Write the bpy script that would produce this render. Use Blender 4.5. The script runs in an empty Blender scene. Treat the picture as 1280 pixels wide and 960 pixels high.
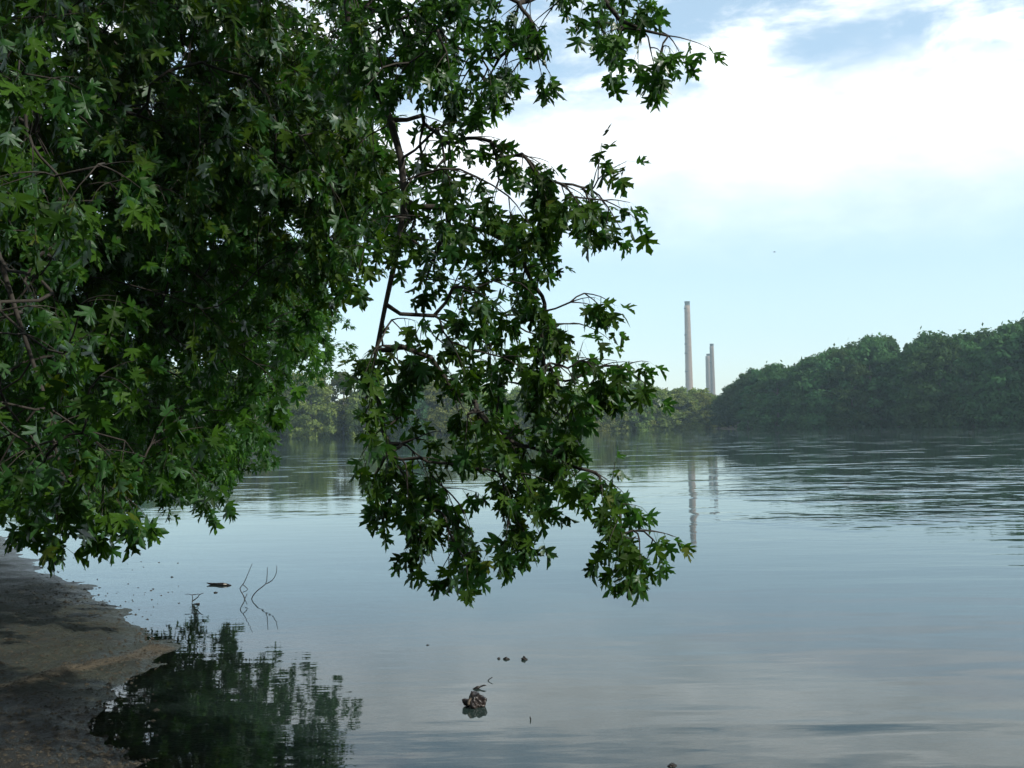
import bpy, math, random
import numpy as np
from mathutils import Vector, Matrix, Quaternion

rng = np.random.default_rng(7)
random.seed(7)
S = bpy.context.scene
COL = S.collection
R = math.radians

# ------------------------------------------------------------------ camera
F = 1250.0                       # focal length in photo pixels (1280 wide)
EYE = Vector((0, 0, 1.8))
PITCH = math.atan(52 / F)
ROLL = R(-1.1)
CM = (Matrix.Rotation(math.pi / 2 + PITCH, 3, 'X') @ Matrix.Rotation(ROLL, 3, 'Z'))


def ray(px, py):
    return CM @ Vector(((px - 640) / F, (480 - py) / F, -1.0))


def P(px, py, d):
    return EYE + ray(px, py) * d


def G(px, py, z=0.0):
    r = ray(px, py)
    return EYE + r * ((z - EYE.z) / r.z)


CMI = np.array(CM.transposed())


def project(p):
    q = CMI @ (np.array(p) - np.array(EYE))
    return 640 + F * q[0] / -q[2], 480 - F * q[1] / -q[2], -q[2]


cam = bpy.data.cameras.new('camera')
cam.lens = 36 * F / 1280
cam.sensor_width = 36
cam.clip_start = 0.05
cam.clip_end = 6000
co = bpy.data.objects.new('camera', cam)
co.matrix_world = Matrix.Translation(EYE) @ CM.to_4x4()
COL.objects.link(co)
S.camera = co

# ------------------------------------------------------------------ node helpers


class NT:
    def __init__(self, tree):
        self.t = tree
        tree.nodes.clear()

    def n(self, typ, **kw):
        nd = self.t.nodes.new(typ)
        for k, v in kw.items():
            setattr(nd, k, v)
        return nd

    def link(self, a, b):
        self.t.links.new(a, b)

    def setin(self, sock, v):
        if hasattr(v, 'is_output') or isinstance(v, bpy.types.NodeSocket):
            self.link(v, sock)
        else:
            sock.default_value = v

    def math(self, op, a, b=None, c=None, clamp=False):
        m = self.n('ShaderNodeMath', operation=op, use_clamp=clamp)
        for i, v in enumerate((a, b, c)):
            if v is not None:
                self.setin(m.inputs[i], v)
        return m.outputs[0]

    def smooth(self, v, lo, hi):
        m = self.n('ShaderNodeMapRange', interpolation_type='SMOOTHSTEP')
        self.setin(m.inputs[0], v)
        self.setin(m.inputs[1], lo)
        self.setin(m.inputs[2], hi)
        m.inputs[3].default_value = 0
        m.inputs[4].default_value = 1
        return m.outputs[0]

    def noise(self, vec, scale, detail=4, rough=0.5, dist=0.0):
        m = self.n('ShaderNodeTexNoise')
        if vec is not None:
            self.link(vec, m.inputs['Vector'])
        m.inputs['Scale'].default_value = scale
        m.inputs['Detail'].default_value = detail
        m.inputs['Roughness'].default_value = rough
        m.inputs['Distortion'].default_value = dist
        return m.outputs[0]

    def mapv(self, vec, scale=(1, 1, 1), rot=(0, 0, 0), loc=(0, 0, 0)):
        m = self.n('ShaderNodeMapping')
        self.link(vec, m.inputs[0])
        m.inputs['Scale'].default_value = scale
        m.inputs['Rotation'].default_value = rot
        m.inputs['Location'].default_value = loc
        return m.outputs[0]

    def mix(self, f, a, b):
        m = self.n('ShaderNodeMix', data_type='RGBA')
        self.setin(m.inputs[0], f)
        self.setin(m.inputs[6], a if not isinstance(a, tuple) else (*a, 1)[:4])
        self.setin(m.inputs[7], b if not isinstance(b, tuple) else (*b, 1)[:4])
        return m.outputs[2]

    def ramp(self, f, stops):
        m = self.n('ShaderNodeValToRGB')
        self.link(f, m.inputs[0])
        e = m.color_ramp.elements
        while len(e) < len(stops):
            e.new(0.5)
        for el, (p, c) in zip(e, stops):
            el.position = p
            el.color = (*c, 1)
        return m.outputs[0]


def material(name):
    m = bpy.data.materials.new(name)
    m.use_nodes = True
    nt = NT(m.node_tree)
    out = nt.n('ShaderNodeOutputMaterial')
    return m, nt, out


def leaf_material(name, top, under, vary, trans, gloss, back=True):
    m, nt, out = material(name)
    at = nt.n('ShaderNodeAttribute', attribute_name='tone')
    geo = nt.n('ShaderNodeNewGeometry')
    info = nt.n('ShaderNodeObjectInfo')
    t = at.outputs['Fac']
    c = nt.mix(t, tuple(x * (1 - vary) for x in top), tuple(min(1, x * (1 + vary)) for x in (top[0] * 1.35, top[1], top[2] * 0.85)))
    if gloss > 0:      # a few turning leaves
        c = nt.mix(nt.smooth(t, 0.972, 0.985), c, (0.085, 0.145, 0.018))
    hs = nt.n('ShaderNodeHueSaturation')
    nt.link(c, hs.inputs['Color'])
    nt.link(nt.math('MULTIPLY_ADD', info.outputs['Random'], 0.7, 0.62), hs.inputs['Value'])
    nt.link(nt.math('MULTIPLY_ADD', info.outputs['Random'], 0.06, 0.468), hs.inputs['Hue'])
    c = hs.outputs[0]
    if back:
        c = nt.mix(geo.outputs['Backfacing'], c, under)
    d = nt.n('ShaderNodeBsdfDiffuse')
    nt.link(c, d.inputs[0])
    tr = nt.n('ShaderNodeBsdfTranslucent')
    tc = nt.n('ShaderNodeMix', data_type='RGBA', blend_type='MULTIPLY')
    tc.inputs[0].default_value = 1
    nt.link(c, tc.inputs[6])
    tc.inputs[7].default_value = (1.25, 1.3, 0.45, 1)
    nt.link(tc.outputs[2], tr.inputs[0])
    mx = nt.n('ShaderNodeMixShader')
    mx.inputs[0].default_value = trans
    nt.link(d.outputs[0], mx.inputs[1])
    nt.link(tr.outputs[0], mx.inputs[2])
    last = mx.outputs[0]
    if gloss > 0:
        fr = nt.n('ShaderNodeFresnel')
        fr.inputs[0].default_value = 1.4
        g = nt.n('ShaderNodeBsdfGlossy')
        g.inputs['Roughness'].default_value = 0.42
        m2 = nt.n('ShaderNodeMixShader')
        nt.link(nt.math('MULTIPLY', fr.outputs[0], gloss), m2.inputs[0])
        nt.link(last, m2.inputs[1])
        nt.link(g.outputs[0], m2.inputs[2])
        last = m2.outputs[0]
    nt.link(last, out.inputs[0])
    return m


def simple_material(name, c1, c2, scale, rough, bump=0.0, spec=0.3, stretch=(1, 1, 1), detail=6):
    m, nt, out = material(name)
    tc = nt.n('ShaderNodeTexCoord')
    v = nt.mapv(tc.outputs['Object'], stretch)
    nz = nt.noise(v, scale, detail, 0.6)
    col = nt.ramp(nz, [(0.3, c1), (0.7, c2)])
    b = nt.n('ShaderNodeBsdfPrincipled')
    nt.link(col, b.inputs['Base Color'])
    b.inputs['Roughness'].default_value = rough
    b.inputs['Specular IOR Level'].default_value = spec
    if bump:
        bp = nt.n('ShaderNodeBump')
        bp.inputs['Strength'].default_value = 1
        bp.inputs['Distance'].default_value = bump
        nt.link(nz, bp.inputs['Height'])
        nt.link(bp.outputs[0], b.inputs['Normal'])
    nt.link(b.outputs[0], out.inputs[0])
    return m


M_LEAF = leaf_material('maple leaf', (0.028, 0.112, 0.015), (0.038, 0.112, 0.030), 0.6, 0.5, 0.15)
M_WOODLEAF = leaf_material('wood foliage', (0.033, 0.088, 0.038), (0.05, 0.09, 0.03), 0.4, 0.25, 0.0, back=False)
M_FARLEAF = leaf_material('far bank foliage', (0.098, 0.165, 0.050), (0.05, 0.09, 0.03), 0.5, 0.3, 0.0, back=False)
M_BARK = simple_material('maple bark', (0.016, 0.014, 0.011), (0.052, 0.046, 0.038), 14, 0.9, 0.006, stretch=(1, 1, 0.25))
M_FARBARK = simple_material('grey bark', (0.05, 0.045, 0.04), (0.12, 0.11, 0.10), 3, 0.9, stretch=(1, 1, 0.2))
M_DEADWOOD = simple_material('wet dead wood', (0.008, 0.007, 0.006), (0.030, 0.026, 0.022), 25, 0.45, 0.002)
M_LUMP = simple_material('wet stump wood', (0.005, 0.004, 0.0035), (0.026, 0.017, 0.013), 22, 0.4, 0.004, spec=0.5)
M_BARE = simple_material('bare pale wood', (0.30, 0.27, 0.22), (0.5, 0.46, 0.4), 30, 0.6)
M_STREAK = simple_material('scraped wood', (0.05, 0.038, 0.028), (0.14, 0.115, 0.09), 40, 0.6)
M_CLOD = simple_material('mud clods', (0.018, 0.017, 0.013), (0.07, 0.06, 0.042), 9, 0.7, 0.003)
M_BIRD = simple_material('dark feathers', (0.02, 0.02, 0.02), (0.05, 0.05, 0.05), 20, 0.8)

# ------------------------------------------------------------------ mesh helpers


def mesh_from(name, V, Fc, mat, smooth=False, attr=None):
    """V (n,3) array; Fc list of (k,m) index arrays, each with constant size."""
    me = bpy.data.meshes.new(name)
    V = np.asarray(V, dtype=np.float32)
    me.vertices.add(len(V))
    me.vertices.foreach_set('co', V.ravel())
    if not isinstance(Fc, list):
        Fc = [Fc]
    Fc = [np.asarray(f, dtype=np.int32) for f in Fc if len(f)]
    idx = np.concatenate([f.ravel() for f in Fc])
    tot = np.concatenate([np.full(len(f), f.shape[1], dtype=np.int32) for f in Fc])
    st = np.concatenate([[0], np.cumsum(tot)[:-1]]).astype(np.int32)
    me.loops.add(len(idx))
    me.loops.foreach_set('vertex_index', idx)
    me.polygons.add(len(tot))
    me.polygons.foreach_set('loop_start', st)
    me.polygons.foreach_set('loop_total', tot)
    if smooth:
        me.polygons.foreach_set('use_smooth', np.ones(len(tot), dtype=bool))
    for k, a in (attr or {}).items():
        at = me.attributes.new(k, 'FLOAT', 'POINT')
        at.data.foreach_set('value', np.asarray(a, dtype=np.float32))
    me.materials.append(mat)
    me.update(calc_edges=True)
    me.validate()
    return me


def put(name, me, parent=None, loc=(0, 0, 0)):
    o = bpy.data.objects.new(name, me)
    COL.objects.link(o)
    o.location = loc
    if parent:
        o.parent = parent
    return o


def tag(o, label=None, cat=None, group=None, kind=None):
    for k, v in (('label', label), ('category', cat), ('group', group), ('kind', kind)):
        if v:
            o[k] = v
    return o


def empty(name, loc, label, cat, group=None):
    o = bpy.data.objects.new(name, None)
    o.empty_display_size = 0.3
    COL.objects.link(o)
    o.location = loc
    return tag(o, label, cat, group)


class Tubes:
    def __init__(self):
        self.V, self.Q, self.T, self.n = [], [], [], 0

    def add(self, pts, rad, sides=6, cap=True, wob=0.0):
        pts = np.asarray(pts, float)
        k = len(pts)
        rad = np.asarray(rad, float)
        tan = np.gradient(pts, axis=0)
        tan /= np.linalg.norm(tan, axis=1)[:, None] + 1e-9
        ref = np.array([0.3, 0.9, 0.31])
        if abs(tan[0] @ ref) > 0.9:
            ref = np.array([1.0, 0, 0.1])
        a = np.cross(tan, ref)
        a /= np.linalg.norm(a, axis=1)[:, None] + 1e-9
        b = np.cross(tan, a)
        th = np.arange(sides) * 2 * np.pi / sides
        ring = a[:, None, :] * np.cos(th)[None, :, None] + b[:, None, :] * np.sin(th)[None, :, None]
        rr = rad[:, None] * np.ones((k, sides))
        if wob:
            rr = rr * (1 + wob * rng.normal(size=(k, sides)))
        v = pts[:, None, :] + ring * rr[:, :, None]
        self.V.append(v.reshape(-1, 3))
        i = np.arange(k - 1)[:, None] * sides
        j = np.arange(sides)[None, :]
        j2 = (j + 1) % sides
        q = np.stack([i + j, i + j2, i + sides + j2, i + sides + j], -1).reshape(-1, 4) + self.n
        self.Q.append(q)
        if cap:
            for e, base in ((0, 0), (k - 1, (k - 1) * sides)):
                for s in range(1, sides - 1):
                    self.T.append((self.n + base, self.n + base + s, self.n + base + s + 1))
        self.n += k * sides

    def mesh(self, name, mat, off=(0, 0, 0), smooth=True):
        fs = [np.concatenate(self.Q)]
        if self.T:
            fs.append(np.array(self.T))
        return mesh_from(name, np.concatenate(self.V) - np.array(off), fs, mat, smooth)


def smooth_path(pts, step=0.25):
    """Catmull-Rom through the points, resampled."""
    p = np.array([tuple(q) for q in pts], float)
    p = np.vstack([2 * p[0] - p[1], p, 2 * p[-1] - p[-2]])
    out = []
    for i in range(1, len(p) - 2):
        n = max(2, int(np.linalg.norm(p[i + 1] - p[i]) / step))
        for t in np.linspace(0, 1, n, endpoint=False):
            a, b, c, d = p[i - 1], p[i], p[i + 1], p[i + 2]
            out.append(0.5 * (2 * b + (c - a) * t + (2 * a - 5 * b + 4 * c - d) * t * t + (3 * b - a - 3 * c + d) * t ** 3))
    out.append(p[-2])
    return np.array(out)


# ------------------------------------------------------------------ land and water
near_shore = [(-400, 70), (-160, 78), (-70, 60), (-30, 38), (-13, 23)]
near_shore += [tuple(G(x, y))[:2] for x, y in ((-60, 655), (0, 672), (40, 700), (75, 722), (118, 738), (150, 765), (192, 790), (197, 815), (188, 834), (160, 852), (150, 880), (118, 905), (122, 935), (98, 985), (150, 1100))]
near_shore += [(-0.5, 3.7), (3, 3.5), (7, 4.4), (11, 9), (18, 10), (30, 6), (60, -20), (110, -160)]
right_shore = [(330, -180), (240, -10), (160, 128)]
right_shore += [tuple(G(x, y))[:2] for x, y in ((1280, 531.2), (1180, 532.6), (1100, 533.4), (1000, 535), (935, 536.4))]
right_shore += [tuple(G(905, 537))[:2], (53, 262), (75, 300), (130, 330)]
far_shore = [(140, 352), (90, 338)]
far_shore += [tuple(G(x, y))[:2] for x, y in ((900, 535.2), (850, 536.2), (762, 538.2), (671, 540.4), (525, 543.8), (431, 546), (330, 547.5))]
far_shore += [(-120, 262), (-250, 240), (-400, 200)]
RIVER = np.array(near_shore + right_shore + far_shore)


def seg_dist(X, Y, poly, closed=True):
    d = np.full(X.shape, 1e9)
    n = len(poly)
    for i in range(n if closed else n - 1):
        ax, ay = poly[i]
        bx, by = poly[(i + 1) % n]
        dx, dy = bx - ax, by - ay
        t = np.clip(((X - ax) * dx + (Y - ay) * dy) / (dx * dx + dy * dy), 0, 1)
        d = np.minimum(d, np.hypot(X - ax - t * dx, Y - ay - t * dy))
    return d


def inside(X, Y, poly):
    c = np.zeros(X.shape, bool)
    n = len(poly)
    for i in range(n):
        ax, ay = poly[i]
        bx, by = poly[(i + 1) % n]
        k = ((ay > Y) != (by > Y))
        with np.errstate(divide='ignore', invalid='ignore'):
            xi = (bx - ax) * (Y - ay) / (by - ay if by != ay else 1e-9) + ax
        c ^= k & (X < xi)
    return c


def hash_noise(X, Y, seed=0):
    """smooth value noise"""
    xi, yi = np.floor(X).astype(np.int64), np.floor(Y).astype(np.int64)
    fx, fy = X - xi, Y - yi
    fx, fy = fx * fx * (3 - 2 * fx), fy * fy * (3 - 2 * fy)

    def h(a, b):
        n = (a * 374761393 + b * 668265263 + seed * 974634) & 0x7fffffff
        n = ((n ^ (n >> 13)) * 1274126177) & 0x7fffffff
        return ((n ^ (n >> 16)) & 0xffff) / 65535.0
    return (h(xi, yi) * (1 - fx) + h(xi + 1, yi) * fx) * (1 - fy) + (h(xi, yi + 1) * (1 - fx) + h(xi + 1, yi + 1) * fx) * fy


RIDGE = np.array([tuple(G(x, y))[:2] for x, y in ((20, 864), (62, 852), (110, 838), (160, 826), (197, 813))])


def height(X, Y):
    X, Y = np.asarray(X, float), np.asarray(Y, float)
    d = seg_dist(X, Y, RIVER)
    ins = inside(X, Y, RIVER)
    r = np.hypot(X, Y)
    near = np.clip(1 - (r - 18) / 25, 0, 1)
    n1 = hash_noise(X * 0.9, Y * 0.9, 1) - 0.5
    n2 = hash_noise(X * 2.7, Y * 2.7, 2) - 0.5
    n3 = hash_noise(X * 8, Y * 8, 3) - 0.5
    far_out = np.minimum(0.10 * np.minimum(d, 3.0) + 0.35 * np.maximum(d - 3.0, 0), 2.2) + 0.004 * np.minimum(d, 400)
    near_out = 0.034 * (1 - np.exp(-d / 0.25)) + 0.012 * d + np.clip(d - 2.5, 0, 6) * 0.13
    out = far_out * (1 - near) + near_out * near
    inn = -(np.minimum(0.25 * d, 1.6) * (1 - near) + np.minimum(0.05 * d + 0.03 * np.clip(d - 0.7, 0, 40), 1.6) * near)
    h = np.where(ins, inn, out)
    h = h + near * (0.024 * n1 + 0.020 * n2 + 0.018 * n3) + (1 - near) * (0.3 * n1) * np.clip(d / 5, 0, 1)
    # low ridge of sand along the edge of the mud flat
    rd = seg_dist(X, Y, RIDGE, closed=False)
    h = h + near * 0.045 * np.exp(-(rd / 0.16) ** 2) * (0.7 + n2)
    # raised clods in the corner by the camera
    return h, d, ins


def polar(rings, nang):
    th = np.arange(nang) * 2 * np.pi / nang
    rr = np.asarray(rings)
    X = np.concatenate([[0.0], (rr[:, None] * np.sin(th)).ravel()])
    Y = np.concatenate([[0.0], (rr[:, None] * np.cos(th)).ravel()])
    nr = len(rr)
    i = 1 + np.arange(nr - 1)[:, None] * nang
    j = np.arange(nang)[None, :]
    j2 = (j + 1) % nang
    Q = np.stack([i + j, i + nang + j, i + nang + j2, i + j2], -1).reshape(-1, 4)
    T = np.stack([np.zeros(nang, int), 1 + np.arange(nang), 1 + (np.arange(nang) + 1) % nang], -1)[:, ::-1]
    return X, Y, [Q[:, ::-1], T]


rings = list(np.geomspace(0.6, 3.5, 18)) + list(3.5 * 1.0105 ** np.arange(1, 215)) + list(33.5 * 1.035 ** np.arange(0, 112))
rings = [r for r in rings if r < 1400] + [1500]
X, Y, FC = polar(rings, 900)
H, D, INS = height(X, Y)


def ground_material():
    m, nt, out = material('river mud and earth')
    tc = nt.n('ShaderNodeTexCoord')
    o = tc.outputs['Object']
    sep = nt.n('ShaderNodeSeparateXYZ')
    nt.link(o, sep.inputs[0])
    z = sep.outputs[2]
    big = nt.noise(o, 0.8, 5, 0.6)
    fine = nt.noise(o, 12, 8, 0.72)
    peb = nt.n('ShaderNodeTexVoronoi')
    peb.inputs['Scale'].default_value = 30
    nt.link(o, peb.inputs['Vector'])
    mud = nt.ramp(fine, [(0.25, (0.022, 0.024, 0.016)), (0.5, (0.035, 0.040, 0.028)), (0.75, (0.070, 0.072, 0.052))])
    sand = nt.ramp(fine, [(0.3, (0.065, 0.054, 0.034)), (0.7, (0.125, 0.10, 0.066))])
    dark = nt.ramp(fine, [(0.3, (0.018, 0.014, 0.010)), (0.75, (0.075, 0.06, 0.042))])
    grass = nt.ramp(nt.noise(o, 0.6, 8, 0.75), [(0.3, (0.035, 0.05, 0.018)), (0.7, (0.075, 0.10, 0.03))])
    c = nt.mix(nt.smooth(nt.math('ADD', z, nt.math('MULTIPLY', nt.math('SUBTRACT', big, 0.5), 0.06)), 0.12, 0.20), mud, sand)
    sa = nt.n('ShaderNodeAttribute', attribute_name='sand_sheen')
    c = nt.mix(nt.smooth(z, 0.13, 0.3), c, dark)
    c = nt.mix(nt.math('MULTIPLY', nt.smooth(nt.math('MULTIPLY_ADD', fine, 0.5, sa.outputs['Fac']), 0.6, 0.95), 0.85), c, sand)
    nearc = c
    # wet soil below the sand ridge, its colour darkened for the maple's shade
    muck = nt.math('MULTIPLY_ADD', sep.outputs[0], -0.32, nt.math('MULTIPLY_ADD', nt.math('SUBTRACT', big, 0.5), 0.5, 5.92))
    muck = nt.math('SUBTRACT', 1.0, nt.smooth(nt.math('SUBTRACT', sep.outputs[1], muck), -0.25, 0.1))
    shade_mudc = nt.ramp(fine, [(0.3, (0.008, 0.007, 0.005)), (0.6, (0.022, 0.019, 0.014)), (0.8, (0.06, 0.052, 0.036))])
    c = nt.mix(muck, c, shade_mudc)
    c = nt.mix(nt.smooth(nt.math('ADD', z, nt.math('MULTIPLY', big, 0.6)), 0.9, 1.6), c, grass)
    damp = nt.smooth(nt.noise(o, 2.6, 5, 0.65), 0.42, 0.60)
    c = nt.mix(nt.math('MULTIPLY', damp, 0.55), c, (0.016, 0.017, 0.013))
    leafy = nt.smooth(nt.noise(o, 7, 2, 0.5), 0.66, 0.72)
    c = nt.mix(nt.math('MULTIPLY', leafy, 0.6), c, (0.05, 0.035, 0.018))
    b = nt.n('ShaderNodeBsdfPrincipled')
    nt.link(c, b.inputs['Base Color'])
    wet = nt.smooth(nt.math('ADD', z, nt.math('MULTIPLY', nt.math('SUBTRACT', fine, 0.5), 0.05)), 0.005, 0.06)
    nt.link(nt.math('SUBTRACT', nt.math('MULTIPLY_ADD', wet, 0.45, 0.44), nt.math('MULTIPLY', damp, 0.16)), b.inputs['Roughness'])
    b.inputs['Specular IOR Level'].default_value = 0.27
    bp = nt.n('ShaderNodeBump')
    bp.inputs['Strength'].default_value = 1.0
    bp.inputs['Distance'].default_value = 0.045
    nt.link(nt.math('ADD', fine, nt.math('MULTIPLY', peb.outputs['Distance'], 0.25)), bp.inputs['Height'])
    nt.link(bp.outputs[0], b.inputs['Normal'])
    nt.link(b.outputs[0], out.inputs[0])
    return m


RIDGE_D = seg_dist(X, Y, RIDGE, closed=False)
gm = mesh_from('ground', np.stack([X, Y, H], -1), FC, ground_material(), True, {'sand_sheen': np.maximum(np.exp(-(RIDGE_D / 0.17) ** 2), np.clip((np.hypot(X, Y) - 150) / 50, 0, 1) * (H < 0.4))})  # ridge sand, and far shore painted pale for water reflecting sky
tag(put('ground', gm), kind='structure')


def water_material():
    m, nt, out = material('river water')
    tc = nt.n('ShaderNodeTexCoord')
    o = tc.outputs['Object']
    sep = nt.n('ShaderNodeSeparateXYZ')
    nt.link(o, sep.inputs[0])
    x, y = sep.outputs[0], sep.outputs[1]
    at = nt.n('ShaderNodeAttribute', attribute_name='depth')
    opac = nt.math('SUBTRACT', 1.0, nt.math('POWER', 2.718, nt.math('MULTIPLY', at.outputs['Fac'], -9.0)))
    # where the wind ruffles the river: a band across the middle, strongest toward +X
    warp = nt.noise(nt.mapv(o, (0.03, 0.07, 1)), 1.0, 3, 0.55)
    yw = nt.math('MULTIPLY_ADD', nt.math('SUBTRACT', warp, 0.5), 18.0, y)
    band = nt.math('MULTIPLY', nt.smooth(yw, 13.0, 24.0), nt.math('SUBTRACT', 1.0, nt.math('MULTIPLY', nt.smooth(yw, 26.0, 52.0), 0.93)))
    side = nt.smooth(nt.math('DIVIDE', x, nt.math('ADD', nt.math('ABSOLUTE', y), 4.0)), 0.1, 0.36)
    patch = nt.smooth(nt.noise(nt.mapv(o, (0.06, 0.16, 1)), 1.0, 3, 0.6), 0.40, 0.62)
    ruffle = nt.math('MULTIPLY', band, nt.math('ADD', nt.math('MULTIPLY', side, 0.85), nt.math('MULTIPLY_ADD', patch, 0.10, 0.05)))
    w1 = nt.noise(nt.mapv(o, (1.0, 1.6, 1), rot=(0, 0, R(8))), 1.0, 3, 0.5, 0.4)
    w2 = nt.noise(nt.mapv(o, (2.2, 4.0, 1), rot=(0, 0, R(-6))), 1.0, 2, 0.5)
    gust = nt.smooth(nt.noise(nt.mapv(o, (0.30, 0.42, 1), loc=(5, 2, 0)), 1.0, 3, 0.55), 0.46, 0.66)
    h_r = nt.math('MULTIPLY', nt.math('MULTIPLY_ADD', w2, 0.30, w1), nt.math('MULTIPLY', ruffle, nt.math('MULTIPLY_ADD', gust, 0.066, 0.010)))
    # calm water: long, faint swells and a little crossing texture
    s1 = nt.noise(nt.mapv(o, (0.45, 1.5, 1), rot=(0, 0, R(22))), 1.0, 2, 0.4, 0.3)
    nearr = nt.math('SUBTRACT', 1.0, nt.smooth(nt.math('ADD', nt.math('MULTIPLY', x, -1.2), y), 2.0, 10.0))
    h_s = nt.math('MULTIPLY', s1, nt.math('MULTIPLY_ADD', nearr, 0.013, 0.0030))
    s2 = nt.noise(nt.mapv(o, (2.0, 7.0, 1)), 1.0, 2, 0.5)
    w3 = nt.noise(nt.mapv(o, (0.10, 0.34, 1), rot=(0, 0, R(4))), 1.0, 3, 0.6, 0.3)
    cat = nt.smooth(nt.noise(nt.mapv(o, (0.22, 0.5, 1)), 1.0, 2, 0.5), 0.58, 0.72)
    h_f = nt.math('MULTIPLY', nt.math('MULTIPLY', w3, nt.smooth(y, 22.0, 45.0)), nt.math('MULTIPLY', nt.math('MULTIPLY_ADD', side, 0.7, 0.3), nt.math('MULTIPLY_ADD', cat, 0.13, 0.012)))
    h_r = nt.math('ADD', h_r, h_f)
    h = nt.math('ADD', nt.math('ADD', h_r, h_s), nt.math('MULTIPLY', s2, 0.0010))
    bp = nt.n('ShaderNodeBump')
    bp.inputs['Strength'].default_value = 1.0
    bp.inputs['Distance'].default_value = 1.0
    nt.link(h, bp.inputs['Height'])
    fr = nt.n('ShaderNodeFresnel')
    fr.inputs[0].default_value = 1.333
    nt.link(bp.outputs[0], fr.inputs['Normal'])
    g = nt.n('ShaderNodeBsdfGlossy')
    g.inputs['Roughness'].default_value = 0.015
    g.inputs['Color'].default_value = (0.93, 0.96, 0.97, 1)
    nt.link(bp.outputs[0], g.inputs['Normal'])
    d = nt.n('ShaderNodeBsdfDiffuse')
    d.inputs[0].default_value = (0.024, 0.040, 0.036, 1)
    t = nt.n('ShaderNodeBsdfTransparent')
    t.inputs[0].default_value = (0.80, 0.80, 0.70, 1)
    base = nt.n('ShaderNodeMixShader')
    nt.link(opac, base.inputs[0])
    nt.link(t.outputs[0], base.inputs[1])
    nt.link(d.outputs[0], base.inputs[2])
    mx = nt.n('ShaderNodeMixShader')
    nt.link(fr.outputs[0], mx.inputs[0])
    nt.link(base.outputs[0], mx.inputs[1])
    nt.link(g.outputs[0], mx.inputs[2])
    nt.link(mx.outputs[0], out.inputs[0])
    return m


wk = [i for i, r in enumerate(rings) if r < 460]
Xw, Yw, FW = polar(rings[:len(wk)], 900)
nw = len(Xw)
# leave out water faces lying wholly under dry land
wet = (H[:nw] < 0.12)
FW = [f[wet[f].any(axis=1)] for f in FW]
used = np.zeros(nw, bool)
for f in FW:
    used[f.ravel()] = True
remap = np.cumsum(used) - 1
FW = [remap[f] for f in FW]
wm = mesh_from('river', np.stack([Xw, Yw, np.zeros(nw)], -1)[used], FW, water_material(), True,
               {'depth': np.maximum(0, -H[:nw])[used]})
tag(put('river', wm), kind='structure')


def ground_z(x, y):
    return float(height(np.array([x]), np.array([y]))[0][0])


# ------------------------------------------------------------------ wood and far-bank trees (one mesh of each kind, copied)


def crown_mesh(name, mat, hgt, wid, low, nblob, nleaf, seed, leaf=0.42):
    r = np.random.default_rng(seed)
    V, T = [], []
    blobs = []
    for i in range(nblob):
        t = r.uniform(0, 1)
        zc = low + (hgt - low) * (0.06 + 0.88 * t)
        prof = math.sin(math.pi * min(1, (0.16 + 0.84 * t) ** 0.9)) ** 0.55 if t < 0.97 else 0.3
        ang = r.uniform(0, 2 * np.pi)
        rad = wid * 0.5 * prof * r.uniform(0.4, 1.0)
        br = wid * r.uniform(0.07, 0.15) * (1.1 - 0.35 * t) * (1.45 if nblob < 30 else 1)
        blobs.append((rad * math.cos(ang), rad * math.sin(ang), min(zc, hgt - br * 0.8), br))
    for k in range(3):
        blobs.append((r.normal() * wid * 0.08, r.normal() * wid * 0.08, hgt - wid * 0.12 * (1 + k), wid * 0.14))
    blobs = np.array(blobs)
    w = blobs[:, 3] ** 2
    ix = r.choice(len(blobs), nleaf, p=w / w.sum())
    dv = r.normal(size=(nleaf, 3))
    dv /= np.linalg.norm(dv, axis=1)[:, None]
    dv[:, 2] = np.where(dv[:, 2] < -0.3, -dv[:, 2] * 0.6, dv[:, 2])
    rr = blobs[ix, 3] * (r.uniform(0.3, 1.25, nleaf) ** 0.7) * np.where(r.random(nleaf) < 0.07, 1.2, 1)
    c = blobs[ix, :3] + dv * rr[:, None] * np.array([1, 1, 0.8])
    c = c + r.normal(size=(nleaf, 3)) * blobs[ix, 3:4] * 0.17
    nrm = dv + r.normal(size=(nleaf, 3)) * 0.55
    nrm /= np.linalg.norm(nrm, axis=1)[:, None]
    a = np.cross(nrm, r.normal(size=(nleaf, 3)))
    a /= np.linalg.norm(a, axis=1)[:, None]
    b = np.cross(nrm, a)
    s = leaf * r.uniform(0.55, 1.25, nleaf)[:, None]
    v = np.stack([c - a * s * .6, c - b * s * .35 + nrm * s * .1, c + a * s * .7, c + b * s * .4], 1).reshape(-1, 3)
    f = np.arange(nleaf * 4).reshape(-1, 4)
    bt = r.uniform(0, 1, len(blobs))
    tone = np.repeat(np.clip(bt[ix] * 0.6 + r.uniform(0, 0.4, nleaf), 0, 1), 4)
    return mesh_from(name, v, f, mat, False, {'tone': tone})


def trunk_mesh(name, hgt, seed, rad=0.22):
    r = np.random.default_rng(seed)
    t = Tubes()
    top = hgt * 0.72
    path = smooth_path([(0, 0, -0.4), (r.normal() * .1, r.normal() * .1, hgt * .3), (r.normal() * .3, r.normal() * .3, top)], 1.2)
    t.add(path, np.linspace(rad, rad * 0.3, len(path)), 7)
    for k in range(5):
        i = int(len(path) * (0.35 + 0.12 * k))
        p = path[min(i, len(path) - 2)]
        an = k * 2.4 + r.uniform(0, 1)
        q = p + np.array([math.cos(an) * hgt * .14, math.sin(an) * hgt * .14, hgt * .12])
        t.add([p, (p + q) / 2 - [0, 0, .15], q], [rad * .4, rad * .3, rad * .12], 5)
    return t.mesh(name, M_FARBARK)


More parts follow.
